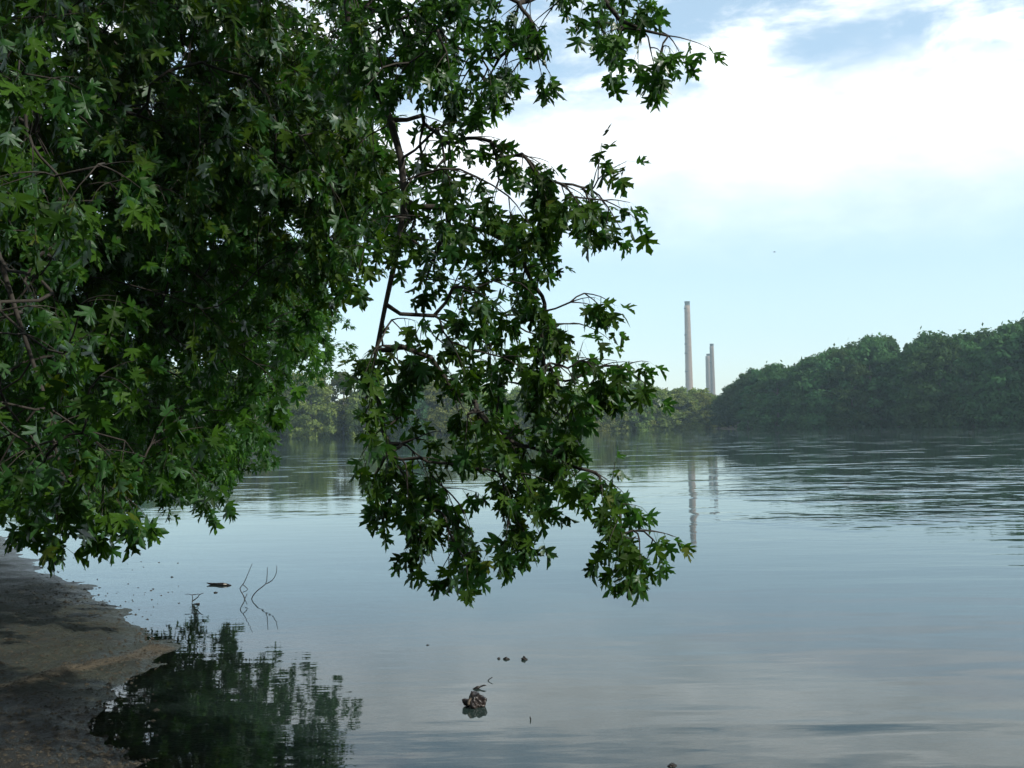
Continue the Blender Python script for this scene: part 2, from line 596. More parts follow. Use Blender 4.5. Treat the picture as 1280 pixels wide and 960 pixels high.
protos = {}
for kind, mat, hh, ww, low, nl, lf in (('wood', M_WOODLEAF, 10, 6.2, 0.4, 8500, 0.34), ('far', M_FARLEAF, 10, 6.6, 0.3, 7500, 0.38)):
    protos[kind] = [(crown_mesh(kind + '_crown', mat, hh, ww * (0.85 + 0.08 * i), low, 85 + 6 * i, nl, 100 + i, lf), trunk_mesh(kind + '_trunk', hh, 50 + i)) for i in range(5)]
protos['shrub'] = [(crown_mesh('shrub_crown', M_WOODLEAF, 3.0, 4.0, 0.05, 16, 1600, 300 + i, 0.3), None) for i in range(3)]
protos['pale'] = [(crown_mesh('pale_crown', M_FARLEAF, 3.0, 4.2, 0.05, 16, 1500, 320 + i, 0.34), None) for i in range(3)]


def plant(kind, x, y, h, label, cat, group, name, wscale=1.0, i=None):
    pr = protos[kind]
    crown, trunk = pr[rng.integers(len(pr)) if i is None else i]
    base = 10.0 if trunk else 3.0
    e = empty(name, (x, y, ground_z(x, y) - 0.05), label, cat, group)
    s = h / base
    e.scale = (s * wscale, s * wscale, s)
    e.rotation_euler = (0, 0, rng.uniform(0, 6.28))
    put('crown', crown, e)
    if trunk:
        put('trunk', trunk, e)
    else:
        put('stem', STEM, e)
    return e


_t = Tubes()
for k in range(5):
    a = k * 1.3
    _t.add([(0.1 * math.cos(a), 0.1 * math.sin(a), -0.3), (0.4 * math.cos(a), 0.4 * math.sin(a), 1.0), (0.9 * math.cos(a), 0.9 * math.sin(a), 2.0)], [0.05, 0.04, 0.02], 5)
STEM = _t.mesh('stem', M_FARBARK)


def interp(x, tab):
    return float(np.interp(x, [a for a, b in tab], [b for a, b in tab]))


def bank_rows(shore, offs, gap, prof, kind, side, make):
    """rows of trees set back from the shore polyline; prof gives the wood's top edge seen over the water"""
    path = smooth_path([(a, b, 0) for a, b in shore], 1.0)[:, :2]
    seg = np.linalg.norm(np.diff(path, axis=0), axis=1)
    cum = np.concatenate([[0], np.cumsum(seg)])
    for ri, off in enumerate(offs):
        s = gap * (0.3 + 0.5 * (ri % 2))
        while s < cum[-1]:
            i = min(int(np.searchsorted(cum, s)), len(path) - 2)
            i = max(i, 1)
            t = path[i + 1] - path[i - 1]
            t /= np.linalg.norm(t) + 1e-9
            nrm = np.array([t[1], -t[0]]) * side
            p = path[i] + nrm * (off + rng.uniform(-1.2, 1.2)) + t * rng.uniform(-1.5, 1.5)
            px, _, dep = project((p[0], p[1], 0))
            top = interp(px, prof)
            z = EYE.z + 0
            # ray through the wood's top edge at that bearing
            rr = ray(px, top)
            dist = math.hypot(p[0], p[1]) / math.hypot(rr.x, rr.y)
            h = EYE.z + rr.z * dist - ground_z(p[0], p[1])
            h *= rng.uniform(0.84, 1.04) if ri else rng.uniform(0.5, 0.86)
            make(ri, p, px, h)
            s += gap * rng.uniform(0.75, 1.25)


right_prof = [(903, 500), (908, 487), (918, 478), (940, 462), (965, 452), (1000, 444), (1040, 437), (1072, 427), (1100, 422), (1150, 420), (1190, 413), (1240, 409), (1265, 401), (1290, 399), (1500, 360), (2000, 330)]


def mk_right(ri, p, px, h):
    lab = 'dark green broadleaf tree in the shaded wood on the right bank'
    if px < 945:
        lab = 'low tree at the point where the right bank wood ends'
    elif px > 1230 and ri >= 2:
        lab = 'tall tree at the highest end of the right bank wood'
    plant('wood', p[0], p[1], max(h, 5), lab, 'tree', 'trees of the wood on the right bank', 'broadleaf_tree', 1.0 if h > 14 else 1.15)


def mk_shrub(ri, p, px, h):
    plant('shrub', p[0], p[1], rng.uniform(2.2, 4.2), 'leafy shrub at the water edge below the right bank wood', 'shrub', 'shrubs along the right bank', 'waterside_shrub', rng.uniform(0.9, 1.3))


bank_rows(right_shore[2:-4], (3.5, 8, 12.5, 17.5, 23), 4.6, right_prof, 'wood', -1, mk_right)
bank_rows(right_shore[2:-4], (0.9,), 2.6, right_prof, 'shrub', -1, mk_shrub)

far_prof = [(-400, 430), (0, 445), (330, 468), (365, 462), (400, 462), (440, 468), (520, 474), (600, 477), (640, 486), (720, 484), (765, 478), (792, 476), (812, 482), (840, 486), (905, 487), (960, 488)]


def mk_far(ri, p, px, h):
    if px < 560:
        lab, g = 'green tree on the far bank seen through the gap beneath the maple', 'trees on the far left bank'
    else:
        lab, g = 'pale sunlit tree on the far bank in front of the smokestacks', 'trees on the far bank by the smokestacks'
    plant('far' if px > 600 or rng.random() < 0.7 else 'wood', p[0], p[1], max(h, 4.5), lab, 'tree', g, 'riverside_tree', 1.0 if h > 12 else 1.2)


def mk_far_shrub(ri, p, px, h):
    plant('pale', p[0], p[1], rng.uniform(2.5, 4.6), 'pale green shrub at the foot of the far bank trees', 'shrub', 'shrubs along the far bank', 'bank_shrub', rng.uniform(0.9, 1.4))


bank_rows(far_shore[:-2], (6.0, 10.5, 15, 20), 4.6, far_prof, 'far', -1, mk_far)
bank_rows(far_shore[:-2], (4.6,), 2.8, far_prof, 'pale', -1, mk_far_shrub)

for px, bk, wsc in ((911, 1, 1.5), (917, 5, 1.4), (923, 2, 1.4), (929, 7, 1.3), (936, 3, 1.3), (944, 8, 1.2), (952, 5, 1.2), (960, 9, 1.1), (970, 6, 1.1)):
    g = G(px, 536.2)
    u = Vector((g.x, g.y, 0)).normalized()
    g = g + u * bk
    h = EYE.z + ray(px, interp(px, right_prof)).z * g.y - ground_z(g.x, g.y)
    plant('wood', g.x, g.y, h * rng.uniform(0.9, 1.02), 'low tree at the point where the right bank wood ends', 'tree', 'trees of the wood on the right bank', 'broadleaf_tree', wsc)

# unseen trees added off to the side of the view to shade the maple
for x, y, h in ((15, 7.0, 16), (15.5, -7.5, 15), (20, 1.0, 14), (20, 6.5, 16), (7.5, -9, 14), (-3, -10, 15), (-11, -3, 15)):
    plant('wood', x, y, h, 'unseen bushy tree added on the near bank to shade the maple', 'tree', 'added shade trees on the near bank', 'shade_tree')

# ------------------------------------------------------------------ the silver maple

half = [(0.0, 1.0), (0.055, 0.87), (0.15, 0.80), (0.085, 0.71), (0.10, 0.60), (0.055, 0.45), (0.16, 0.50), (0.23, 0.62), (0.29, 0.56), (0.50, 0.70),
        (0.42, 0.51), (0.47, 0.42), (0.31, 0.37), (0.17, 0.27), (0.33, 0.24), (0.50, 0.17), (0.33, 0.08), (0.16, 0.02), (0.0, 0.02)]
half_lo = [(0.0, 1.0), (0.12, 0.76), (0.055, 0.45), (0.28, 0.58), (0.50, 0.69), (0.40, 0.42), (0.17, 0.27), (0.48, 0.17), (0.16, 0.02), (0.0, 0.02)]


def leaf_templates(h, n, seed):
    r = np.random.default_rng(seed)
    out = []
    for k in range(n):
        right = np.array(h)
        left = right[1:-1][::-1] * [-1, 1]
        pts = np.vstack([right, left])
        pts = pts * (1 + 0.05 * r.normal(size=pts.shape))
        pts[:, 0] *= r.uniform(0.85, 1.1)
        ctr = np.array([[0, 0.27]])
        pts = np.vstack([ctr, pts])
        x, y = pts[:, 0], pts[:, 1]
        cup, drp, tw = r.uniform(0.1, 0.9), r.uniform(0.05, 0.8), r.normal() * 0.35
        z = cup * np.abs(x) - drp * (y - 0.25) ** 2 - 0.5 * x ** 2 + tw * x * y
        z = z - (0.0)
        n_ = len(pts) - 1
        v = np.stack([x, y, z], -1)
        # petiole: a narrow strip from the attachment to the blade
        pet = np.array([[-0.012, -0.62, 0.05], [0.012, -0.62, 0.05], [0.012, 0.05, 0], [-0.012, 0.05, 0]])
        v = np.vstack([v, pet])
        f = np.stack([np.zeros(n_, int), 1 + np.arange(n_), 1 + (np.arange(n_) + 1) % n_], -1)[:, ::-1]
        pf = np.array([[n_ + 1, n_ + 2, n_ + 3], [n_ + 1, n_ + 3, n_ + 4]])
        out.append((v, np.vstack([f, pf])))
    return out


T_HI = leaf_templates(half, 8, 1)
T_LO = leaf_templates(half_lo, 8, 2)


class Leaves:
    def __init__(self):
        self.pos, self.m, self.n, self.s, self.t = [], [], [], [], []

    def add(self, pos, mid, nor, size, tone):
        self.pos.append(pos); self.m.append(mid); self.n.append(nor); self.s.append(size); self.t.append(tone)

    def mesh(self, name, mat, off, tmpl):
        pos = np.array(self.pos) - np.array(off)
        m = np.array(self.m)
        m /= np.linalg.norm(m, axis=1)[:, None]
        n = np.array(self.n)
        n -= m * (n * m).sum(1)[:, None]
        n /= np.linalg.norm(n, axis=1)[:, None] + 1e-9
        x = np.cross(m, n)
        s = np.array(self.s)
        tone = np.array(self.t)
        which = rng.integers(len(tmpl), size=len(pos))
        V, Fs, A, base = [], [], [], 0
        for k, (tv, tf) in enumerate(tmpl):
            ix = np.nonzero(which == k)[0]
            if not len(ix):
                continue
            q = tv + np.array([0, 0.62, 0])
            v = pos[ix][:, None, :] + s[ix][:, None, None] * (q[None, :, 0:1] * x[ix][:, None, :] + q[None, :, 1:2] * m[ix][:, None, :] + q[None, :, 2:3] * n[ix][:, None, :])
            V.append(v.reshape(-1, 3))
            Fs.append((tf[None] + (base + np.arange(len(ix)) * len(tv))[:, None, None]).reshape(-1, 3))
            A.append(np.repeat(tone[ix], len(tv)))
            base += len(ix) * len(tv)
        return mesh_from(name, np.concatenate(V), np.concatenate(Fs), mat, False, {'tone': np.concatenate(A)})


DOWN = np.array([0, 0, -1.0])


def unit(v):
    return v / (np.linalg.norm(v) + 1e-9)


def twig(tubes, leaves, p0, d0, length, droop, size, sides=4, r0=0.0035, lo=0.15):
    """a leafy shoot: opposite pairs of leaves on long stalks, hanging"""
    n = max(4, int(length / 0.055))
    d = unit(d0)
    p = np.array(p0, float)
    pts = [p.copy()]
    st = length / n
    side = unit(np.cross(d, [0.2, 0.1, 1.0]) + rng.normal(size=3) * 0.3)
    for i in range(n):
        d = unit(d + DOWN * droop * 0.12 + rng.normal(size=3) * 0.06)
        p = p + d * st
        pts.append(p.copy())
        if i / n < lo:
            continue
        sd = side if i % 2 else np.cross(d, side)
        for sg in (-1, 1):
            if rng.random() < 0.12:
                continue
            out = unit(d * 0.45 + sd * sg * 0.9 + DOWN * 0.25 + rng.normal(size=3) * 0.25)
            mid = unit(out * 0.5 + DOWN * rng.uniform(0.45, 1.35) + rng.normal(size=3) * 0.28)
            nor = np.array([0, 0, 0.45]) + out * 0.6 + rng.normal(size=3) * 0.62
            leaves.add(p, mid, nor, size * rng.uniform(0.5, 1.25), rng.random())
    leaves.add(p, unit(d + DOWN * 0.5), np.array([0, 0, 0.6]) + rng.normal(size=3) * 0.5, size * rng.uniform(0.7, 1.0), rng.random())
    tubes.add(pts, np.linspace(r0, r0 * 0.35, len(pts)), sides, cap=False)


def grow(limb_path, r_start, r_end, targets, size, twigs, tw_len, droop=1.0, sides=8, lo=0.15, fork=0.3):
    """limb_path is the limb; every target is a spray of shoots joined to the nearest wood by its own curved branch"""
    tubes, leaves = Tubes(), Leaves()
    path = smooth_path(limb_path, 0.22)
    nodes = [q for q in path]
    parent = [i - 1 for i in range(len(path))]
    base_n = len(nodes)
    rbase = np.linspace(r_start, r_end, base_n)
    T = np.array([tuple(t[:3]) for t in targets])
    dl = np.min(np.linalg.norm(T[:, None, :] - path[None, :, :], axis=2), axis=1)
    order = np.argsort(dl)
    chains = []
    N = np.array(nodes)
    cnt = 0
    for ti in order:
        t = T[ti]
        dd = np.linalg.norm(N - t, axis=1)
        # prefer wood that is above or level with the spray
        dd = dd + 0.35 * np.maximum(0, t[2] - N[:, 2])
        j = int(np.argmin(dd))
        a = N[j]
        L = np.linalg.norm(t - a)
        k = max(2, int(L / 0.18))
        prevd = unit(a - N[parent[j]]) if parent[j] >= 0 else unit(t - a)
        c = a + prevd * L * 0.22 + (t - a) * 0.25 + np.array([0, 0, 0.05 * L]) + rng.normal(size=3) * 0.06 * L
        ts = np.linspace(0, 1, k + 1)[:, None]
        ch = (1 - ts) ** 2 * a + 2 * ts * (1 - ts) * c + ts ** 2 * t
        ids = [j]
        new = []
        for q in ch[1:]:
            parent.append(ids[-1])
            ids.append(len(N) + len(new))
            new.append(q)
        N = np.vstack([N, new])
        chains.append((ids, ch))
    parent = np.array(parent)
    load = np.zeros(len(N))
    for ids, ch in chains:
        load[ids[-1]] += 1
    for i in range(len(N) - 1, 0, -1):
        if parent[i] >= 0:
            load[parent[i]] += load[i]
    rad = 0.0024 + 0.0017 * np.sqrt(load)
    rad[:base_n] = np.maximum(rbase, np.minimum(rad[:base_n], rbase * 1.4))
    tubes.add(path, rad[:base_n], sides, wob=0.05)
    for ids, ch in chains:
        r = rad[ids].copy()
        r[0] = min(r[0], r[1] * 1.3)
        tubes.add(ch, r, 5 if r[0] < 0.012 else 7, cap=False)
        d = unit(ch[-1] - ch[-2])
        for w in range(twigs):
            dirn = unit(d * 0.9 + rng.normal(size=3) * (0.2 if w == 0 else 0.75) + DOWN * 0.25 * droop)
            start = ch[-1] if w == 0 or len(ch) < 4 else ch[-rng.integers(1, min(4, len(ch)))]
            twig(tubes, leaves, start, dirn, tw_len * rng.uniform(0.65, 1.15), droop, size, lo=lo)
    return tubes, leaves


def poly_targets(poly, n, d0, d1, bias=1.0):
    """random points in a picture-plane outline, spread through real depth"""
    poly = np.array(poly, float)
    lo, hi = poly.min(0), poly.max(0)
    out = []
    while len(out) < n:
        p = rng.uniform(lo, hi)
        if inside(np.array([p[0]]), np.array([p[1]]), poly)[0]:
            out.append(P(p[0], p[1], d0 + (d1 - d0) * rng.random() ** bias))
    return out


def line_targets(pts, n, wid, d0, d1):
    n = int(n * 1.15)
    pts = np.array(pts, float)
    seg = np.linalg.norm(np.diff(pts, axis=0), axis=1)
    cum = np.concatenate([[0], np.cumsum(seg)])
    out = []
    for s in np.linspace(0, max(cum[-1] - 22, cum[-1] * 0.4), n):
        x, y = np.interp(s, cum, pts[:, 0]), np.interp(s, cum, pts[:, 1])
        f = s / cum[-1]
        out.append(P(x + rng.normal() * wid, y + rng.normal() * wid, d0 + (d1 - d0) * f + rng.normal() * 0.12))
    return out


BASE = Vector((-5.6, 6.6, 0.0))
BASE.z = ground_z(BASE.x, BASE.y) - 0.1
FORK = Vector((-5.3, 6.4, 2.7))
maple = empty('silver_maple', BASE, 'big dark silver maple hanging its leafy branches over the water in front', 'tree')
off = np.array(BASE)
tt = Tubes()
tp = smooth_path([BASE + Vector((0, 0, -0.3)), BASE + Vector((0.05, 0, 0.5)), Vector((-5.45, 6.5, 1.6)), FORK, Vector((-5.3, 6.5, 4.2)), Vector((-5.6, 6.9, 6.5)), Vector((-5.4, 7.2, 9.0))], 0.2)
rr_ = np.interp(np.linspace(0, 1, len(tp)), [0, 0.06, 0.15, 0.35, 1.0], [0.62, 0.46, 0.38, 0.33, 0.10])
tt.add(tp, rr_, 14, wob=0.03)
put('trunk', tt.mesh('maple_trunk', M_BARK, off), maple)

V3 = Vector


def limb(path, r0, r1, targets, size=0.115, twigs=3, tw=0.34, droop=1.0, hi=True, lo=0.15):
    tb, lv = grow(path, r0, r1, targets, size, twigs, tw, droop, lo=lo)
    L = put('limb', tb.mesh('maple_limb', M_BARK, off), maple)
    put('foliage', lv.mesh('maple_foliage', M_LEAF, off, T_HI if hi else T_LO), L)
    return len(lv.pos)


nl = []
# 1 the drooping middle branch
tg = []
tg += poly_targets([(455, 150), (505, 150), (560, 190), (655, 185), (690, 300), (680, 350), (725, 400), (725, 440), (685, 485), (610, 495), (530, 475), (465, 455), (440, 400), (450, 300)], 50, 4.5, 5.7)
tg += poly_targets([(500, 200), (640, 215), (670, 330), (680, 450), (560, 440), (500, 380)], 16, 4.6, 5.4)
tg += line_targets([(540, 150), (580, 180), (650, 185), (690, 225)], 7, 10, 5.1, 4.8)
tg += line_targets([(640, 215), (697, 225), (732, 245), (775, 262)], 12, 10, 5.0, 4.7)
tg += line_targets([(735, 235), (772, 215)], 2, 4, 4.8, 4.7)
tg += line_targets([(620, 290), (685, 285)], 4, 8, 5.0, 4.9)
tg += line_targets([(660, 360), (715, 385), (725, 430)], 6, 10, 5.0, 4.9)
tg += line_targets([(680, 455), (740, 462), (790, 462)], 12, 8, 4.8, 4.5)
tg += line_targets([(690, 500), (730, 505)], 4, 8, 4.8, 4.6)
tg += line_targets([(650, 530), (700, 565), (735, 600), (775, 640), (800, 675), (828, 690)], 18, 8, 4.9, 4.5)
tg += line_targets([(590, 500), (615, 550), (640, 600), (640, 640), (665, 680)], 18, 13, 4.8, 4.7)
tg += line_targets([(470, 520), (490, 570), (520, 620), (560, 670), (580, 700)], 16, 9, 5.0, 4.7)
tg += line_targets([(500, 530), (540, 590), (575, 640)], 7, 7, 5.0, 4.8)
tg += line_targets([(470, 590), (455, 610)], 2, 4, 5.0, 5.0)
tg += line_targets([(480, 450), (470, 520)], 4, 12, 5.0, 5.0)
nl.append(limb([FORK, V3((-3.8, 6.0, 4.2)), V3((-2.1, 5.5, 4.6)), P(405, -40, 5.2), P(438, 40, 5.1), P(488, 150, 5.0), P(506, 250, 4.9), P(482, 380, 4.9), P(460, 490, 4.9)], 0.048, 0.006, tg, 0.088, 2, 0.19, 1.0))

# 2 the high branch whose tips reach furthest out
tg = []
tg += line_targets([(735, -30), (779, 20), (800, 45), (830, 45), (862, 50)], 12, 9, 5.0, 4.7)
tg += line_targets([(775, 30), (785, 60)], 3, 6, 4.9, 4.8)
tg += line_targets([(560, -40), (620, 5), (680, 10), (715, 15)], 10, 12, 5.1, 4.9)
tg += line_targets([(640, 60), (670, 75), (685, 95)], 5, 6, 5.0, 4.9)
tg += line_targets([(480, 20), (540, 50), (590, 80), (620, 110), (638, 130)], 15, 11, 5.1, 4.9)
tg += line_targets([(470, 70), (530, 70)], 5, 12, 5.1, 4.9)
tg += poly_targets([(400, -80), (560, -80), (560, 40), (500, 90), (430, 100)], 36, 4.6, 6.0)
tg += poly_targets([(380, -300), (860, -320), (800, -60), (560, -60), (400, -60)], 40, 4.2, 6.0)
nl.append(limb([V3((-2.1, 5.5, 4.6)), P(420, -130, 5.3), P(540, -190, 5.2), P(650, -150, 5.1), P(730, -40, 5.0), P(775, 25, 4.9), P(835, 45, 4.75)], 0.045, 0.005, tg, 0.088, 2, 0.19, 1.0))

# 3 the low limb running out along the bank, over the shallows
left_core = [(-180, 150), (300, 150), (380, 300), (395, 380), (345, 420), (335, 470), (315, 500), (310, 570), (250, 590), (180, 610), (60, 610), (-180, 610)]
tg = poly_targets(left_core, 620, 8.0, 14.5)
tg += poly_targets([(180, 470), (300, 450), (320, 545), (280, 570), (200, 580)], 80, 11.0, 14.5)
tg += poly_targets([(300, 320), (395, 330), (410, 400), (340, 430), (320, 480), (260, 400)], 95, 14.5, 19.0)
tg += poly_targets([(-150, 330), (200, 330), (230, 580), (-150, 600)], 170, 11.0, 14.5)
tg += poly_targets([(340, 380), (420, 370), (420, 440), (350, 470)], 30, 16.5, 19.5)
nl.append(limb([FORK + V3((0, 0.2, -0.3)), V3((-5.6, 8.6, 3.9)), V3((-5.2, 11.0, 4.2)), V3((-4.8, 13.5, 4.2)), V3((-4.5, 15.5, 4.0)), V3((-4.2, 17.5, 3.4))], 0.15, 0.01, tg, 0.125, 3, 0.42, 1.0, hi=False))

# 4 the upper limb behind it
tg = poly_targets([(-200, -250), (420, -250), (430, 60), (425, 160), (380, 330), (300, 400), (-200, 400)], 760, 7.5, 13.0)
tg += poly_targets([(330, 60), (480, 80), (470, 170), (440, 260), (420, 330), (380, 330), (340, 200)], 80, 7.0, 10.0)
tg += poly_targets([(-60, -60), (330, -60), (340, 130), (200, 260), (-60, 260)], 150, 6.5, 9.0)
nl.append(limb([V3((-5.3, 6.5, 4.0)), V3((-5.0, 8.4, 6.0)), V3((-4.4, 10.4, 6.8)), V3((-3.4, 12.0, 6.4))], 0.14, 0.012, tg, 0.125, 3, 0.42, 1.0, hi=False))

# 5 the near branch at the left edge with the big leaves
tg = poly_targets([(-260, 20), (60, 20), (55, 130), (60, 280), (120, 330), (150, 480), (200, 500), (210, 560), (150, 610), (40, 600), (-200, 600)], 135, 4.0, 6.0)
tg += line_targets([(10, 60), (35, 130), (45, 200), (70, 240)], 8, 12, 4.0, 4.0)
tg += line_targets([(120, 200), (140, 215)], 2, 3, 3.9, 3.8)
tg += line_targets([(60, 560), (60, 610), (62, 650)], 6, 10, 4.5, 4.4)
tg += line_targets([(90, 560), (130, 610), (145, 640)], 7, 10, 4.7, 4.6)
nl.append(limb([FORK + V3((0.1, -0.2, -0.1)), V3((-4.4, 5.4, 3.7)), V3((-3.2, 4.8, 3.9)), P(-60, 20, 5.0), P(-20, 250, 5.1), P(40, 450, 5.0), P(80, 560, 4.8)], 0.03, 0.005, tg, 0.096, 2, 0.22, 1.1))

# 6 the crown overhead and behind, unseen, with sprays added to shade the branches
tg = []
for _ in range(110):
    tg.append(V3((rng.uniform(-6, 1.5), rng.uniform(-2.5, 4.2), rng.uniform(5.2, 8.6))))
for _ in range(90):
    tg.append(V3((rng.uniform(-4.5, 0.8), rng.uniform(4.0, 6.5), rng.uniform(6.2, 9.5))))
while len(tg) < 540:
    q = V3((rng.uniform(-5, 0.4), rng.uniform(3, 8.5), rng.uniform(5.6, 9.5)))
    if q.z > 2.3 + 0.46 * q.y:
        tg.append(q)
nl.append(limb([V3((-5.3, 6.5, 4.1)), V3((-4.2, 4.6, 6.2)), V3((-2.5, 2.8, 7.0)), V3((0, 1.2, 7.2)), V3((2, 0.5, 7.0))], 0.14, 0.012, tg, 0.13, 3, 0.45, 0.8, hi=False))
tg = []
for _ in range(160):
    tg.append(V3((rng.uniform(-10.5, -5.5), rng.uniform(2.5, 12), rng.uniform(3.2, 9.0))))
nl.append(limb([V3((-5.5, 6.8, 5.2)), V3((-6.6, 7.2, 6.2)), V3((-8.2, 7.6, 6.8)), V3((-9.6, 8, 6.4))], 0.13, 0.012, tg, 0.13, 3, 0.45, 0.8, hi=False))
print('leaves', nl, sum(nl))

# ------------------------------------------------------------------ smokestacks


def stack_material(name, c1, c2):
    m, nt, out = material(name)
    tc = nt.n('ShaderNodeTexCoord')
    o = tc.outputs['Object']
    streak = nt.noise(nt.mapv(o, (0.6, 0.6, 0.03)), 1.0, 5, 0.6)
    ringn = nt.noise(nt.mapv(o, (0.01, 0.01, 0.35)), 1.0, 2, 0.5)
    c = nt.mix(nt.smooth(nt.math('MULTIPLY_ADD', ringn, 0.5, nt.math('MULTIPLY', streak, 0.5)), 0.35, 0.65), c1, c2)
    b = nt.n('ShaderNodeBsdfPrincipled')
    nt.link(c, b.inputs['Base Color'])
    b.inputs['Roughness'].default_value = 0.9
    nt.link(b.outputs[0], out.inputs[0])
    return m


M_CONC = stack_material('pinkish concrete', (0.16, 0.105, 0.073), (0.24, 0.162, 0.115))
M_CONC2 = stack_material('grey concrete', (0.145, 0.10, 0.074), (0.20, 0.142, 0.108))
M_BRICK = stack_material('brown brick', (0.09, 0.058, 0.040), (0.14, 0.095, 0.066))
M_SOOT = simple_material('sooty steel', (0.05, 0.05, 0.05), (0.11, 0.105, 0.10), 0.5, 0.8)


def lathe(prof, sides=40):
    th = np.arange(sides) * 2 * np.pi / sides
    prof = np.array(prof)
    V = np.stack([prof[:, 0:1] * np.cos(th), prof[:, 0:1] * np.sin(th), prof[:, 1:2] * np.ones(sides)], -1).reshape(-1, 3)
    k = len(prof)
    i = np.arange(k - 1)[:, None] * sides
    j = np.arange(sides)[None, :]
    j2 = (j + 1) % sides
    return V, np.stack([i + j, i + j2, i + sides + j2, i + sides + j], -1).reshape(-1, 4)


def boxes(lst):
    V, Q = [], []
    for (x0, y0, z0, x1, y1, z1) in lst:
        b = len(V) * 8
        V.append([(x0, y0, z0), (x1, y0, z0), (x1, y1, z0), (x0, y1, z0), (x0, y0, z1), (x1, y0, z1), (x1, y1, z1), (x0, y1, z1)])
        Q += [[b + i for i in f] for f in ((0, 3, 2, 1), (4, 5, 6, 7), (0, 1, 5, 4), (1, 2, 6, 5), (2, 3, 7, 6), (3, 0, 4, 7))]
    return np.array(V).reshape(-1, 3), np.array(Q)


def stack(px, ytop, d, rb, rt, mat, label, capc, galleries):
    top = P(px, ytop, d)
    z0 = ground_z(top.x, top.y)
    e = empty('smokestack', (top.x, top.y, z0 - 0.2), label, 'smokestack', 'power station smokestacks')
    h = top.z - z0
    ch = h * 0.035 if capc else 0.0
    hs = h - ch
    v, q = lathe([(rb, 0)] + [(rb + (rt - rb) * t ** 0.92, hs * t) for t in np.linspace(0.05, 1, 16)] + [(rt - 0.5, hs)])
    put('shaft', mesh_from('stack_shaft', v, q, mat, False), e)
    c0 = capc
    v, q = lathe([(rt * c0[0], 0), (rt * c0[0], ch * .8), (rt * c0[0] + .25, ch * .8), (rt * c0[0] + .25, ch), (rt * c0[0] - .5, ch), (rt * c0[0] - .5, ch * 0.2)])
    put('cap', mesh_from('stack_cap', v, q, M_SOOT), e, (0, 0, hs + 0.003))
    bl = []
    for gz in galleries:
        r = rb + (rt - rb) * gz
        v, q = lathe([(r + 0.05, 0), (r + 0.75, 0), (r + 0.75, 1.1), (r + 0.68, 1.1), (r + 0.68, 0.15), (r + 0.05, 0.15)])
        sel = (np.arctan2(v[q].mean(1)[:, 1], v[q].mean(1)[:, 0]))
        keep = np.abs(np.abs(sel) - np.pi) < 1.1
        put('gallery', mesh_from('gallery', v, q[keep], M_SOOT), e, (0, 0, hs * gz))
    # ladder up the left side
    lad = Tubes()
    for s in (-0.3, 0.3):
        lad.add([(-(rb + 0.25), s, 0.5), (-(rt + 0.25), s, hs)], [0.09, 0.09], 5)
    for k in range(int(hs / 1.2)):
        z = 1 + k * 1.2
        r = rb + (rt - rb) * z / hs + 0.25
        lad.add([(-r, -0.3, z), (-r, 0.3, z)], [0.05, 0.05], 4)
    put('ladder', lad.mesh('ladder', M_SOOT), e)
    return e


stack(858.9, 376.5, 1000, 4.0, 2.65, M_CONC, 'tallest smokestack, pale concrete with a dark rim, standing apart', (0.97, 0), (0.42, 0.58, 0.66, 0.74, 0.97))
stack(885.3, 442, 1060, 3.3, 2.75, M_CONC2, 'shorter grey smokestack with a narrow dark cap beside the brown one', (0.7, 0), ())
stack(889.6, 429.5, 1030, 2.7, 1.9, M_BRICK, 'slim brown smokestack rising just above the short grey one', (1.0, 0), (0.78,))

# ------------------------------------------------------------------ things in the shallows


def dead_branch(label, segs, base, name='dead_branch', mat=M_DEADWOOD):
    """segs: polylines as (dx right, dz up, dy away) metres from the base, each with radii"""
    b = G(*base)
    t = Tubes()
    for pts, r0, r1 in segs:
        p = smooth_path([(x, y, z) for x, z, y in pts], 0.03)
        t.add(p, np.linspace(r0, r1, len(p)), 6)
    o = put(name, t.mesh(name, mat), None, b)
    return tag(o, label, 'branch')


k1 = 10.7 / F       # metres per photo pixel out there
dead_branch('forked dead branch sticking up from the water, right of the zigzag twig',
            [([(0, -0.15, 0), (0, 0, 0), (7 * k1, 10 * k1, 0), (17 * k1, 18 * k1, .02), (19.5 * k1, 27 * k1, .0), (20 * k1, 39 * k1, .0)], .007, .0035),
             ([(17 * k1, 18 * k1, .02), (25 * k1, 22 * k1, .03), (30 * k1, 31 * k1, .04), (30.5 * k1, 40 * k1, .05)], .005, .003)], (314.5, 748.8))
dead_branch('zigzag dead twig standing in the water between floating stick and forked branch',
            [([(1 * k1, -.15, 0), (0, 0, 0), (-3 * k1, 7 * k1, 0), (-6 * k1, 13 * k1, 0), (-3 * k1, 18 * k1, .02), (0, 23 * k1, .02), (8 * k1, 43 * k1, .05)], .007, .003),
             ([(-3 * k1, 18 * k1, .02), (4 * k1, 12 * k1, 0), (-2 * k1, 9 * k1, -.02)], .005, .003),
             ([(0, 0, 0), (3 * k1, 7 * k1, 0)], .005, .003)], (306, 749))
dead_branch('low tangled dead twig nearest the mud, with a small knot beside it',
            [([(-2 * k1, -.12, 0), (0, 0, 0), (0, 11 * k1, 0), (-9 * k1, 12 * k1, 0)], .006, .003),
             ([(0, 3 * k1, 0), (7 * k1, 8 * k1, 0), (9 * k1, 11 * k1, 0), (14 * k1, 13 * k1, 0)], .006, .003),
             ([(0, 11 * k1, 0), (9 * k1, 12 * k1, 0)], .005, .003),
             ([(3 * k1, 0, 0), (6 * k1, 0.004, -.02), (10 * k1, 0.006, -.02)], .007, .009)], (240, 755))


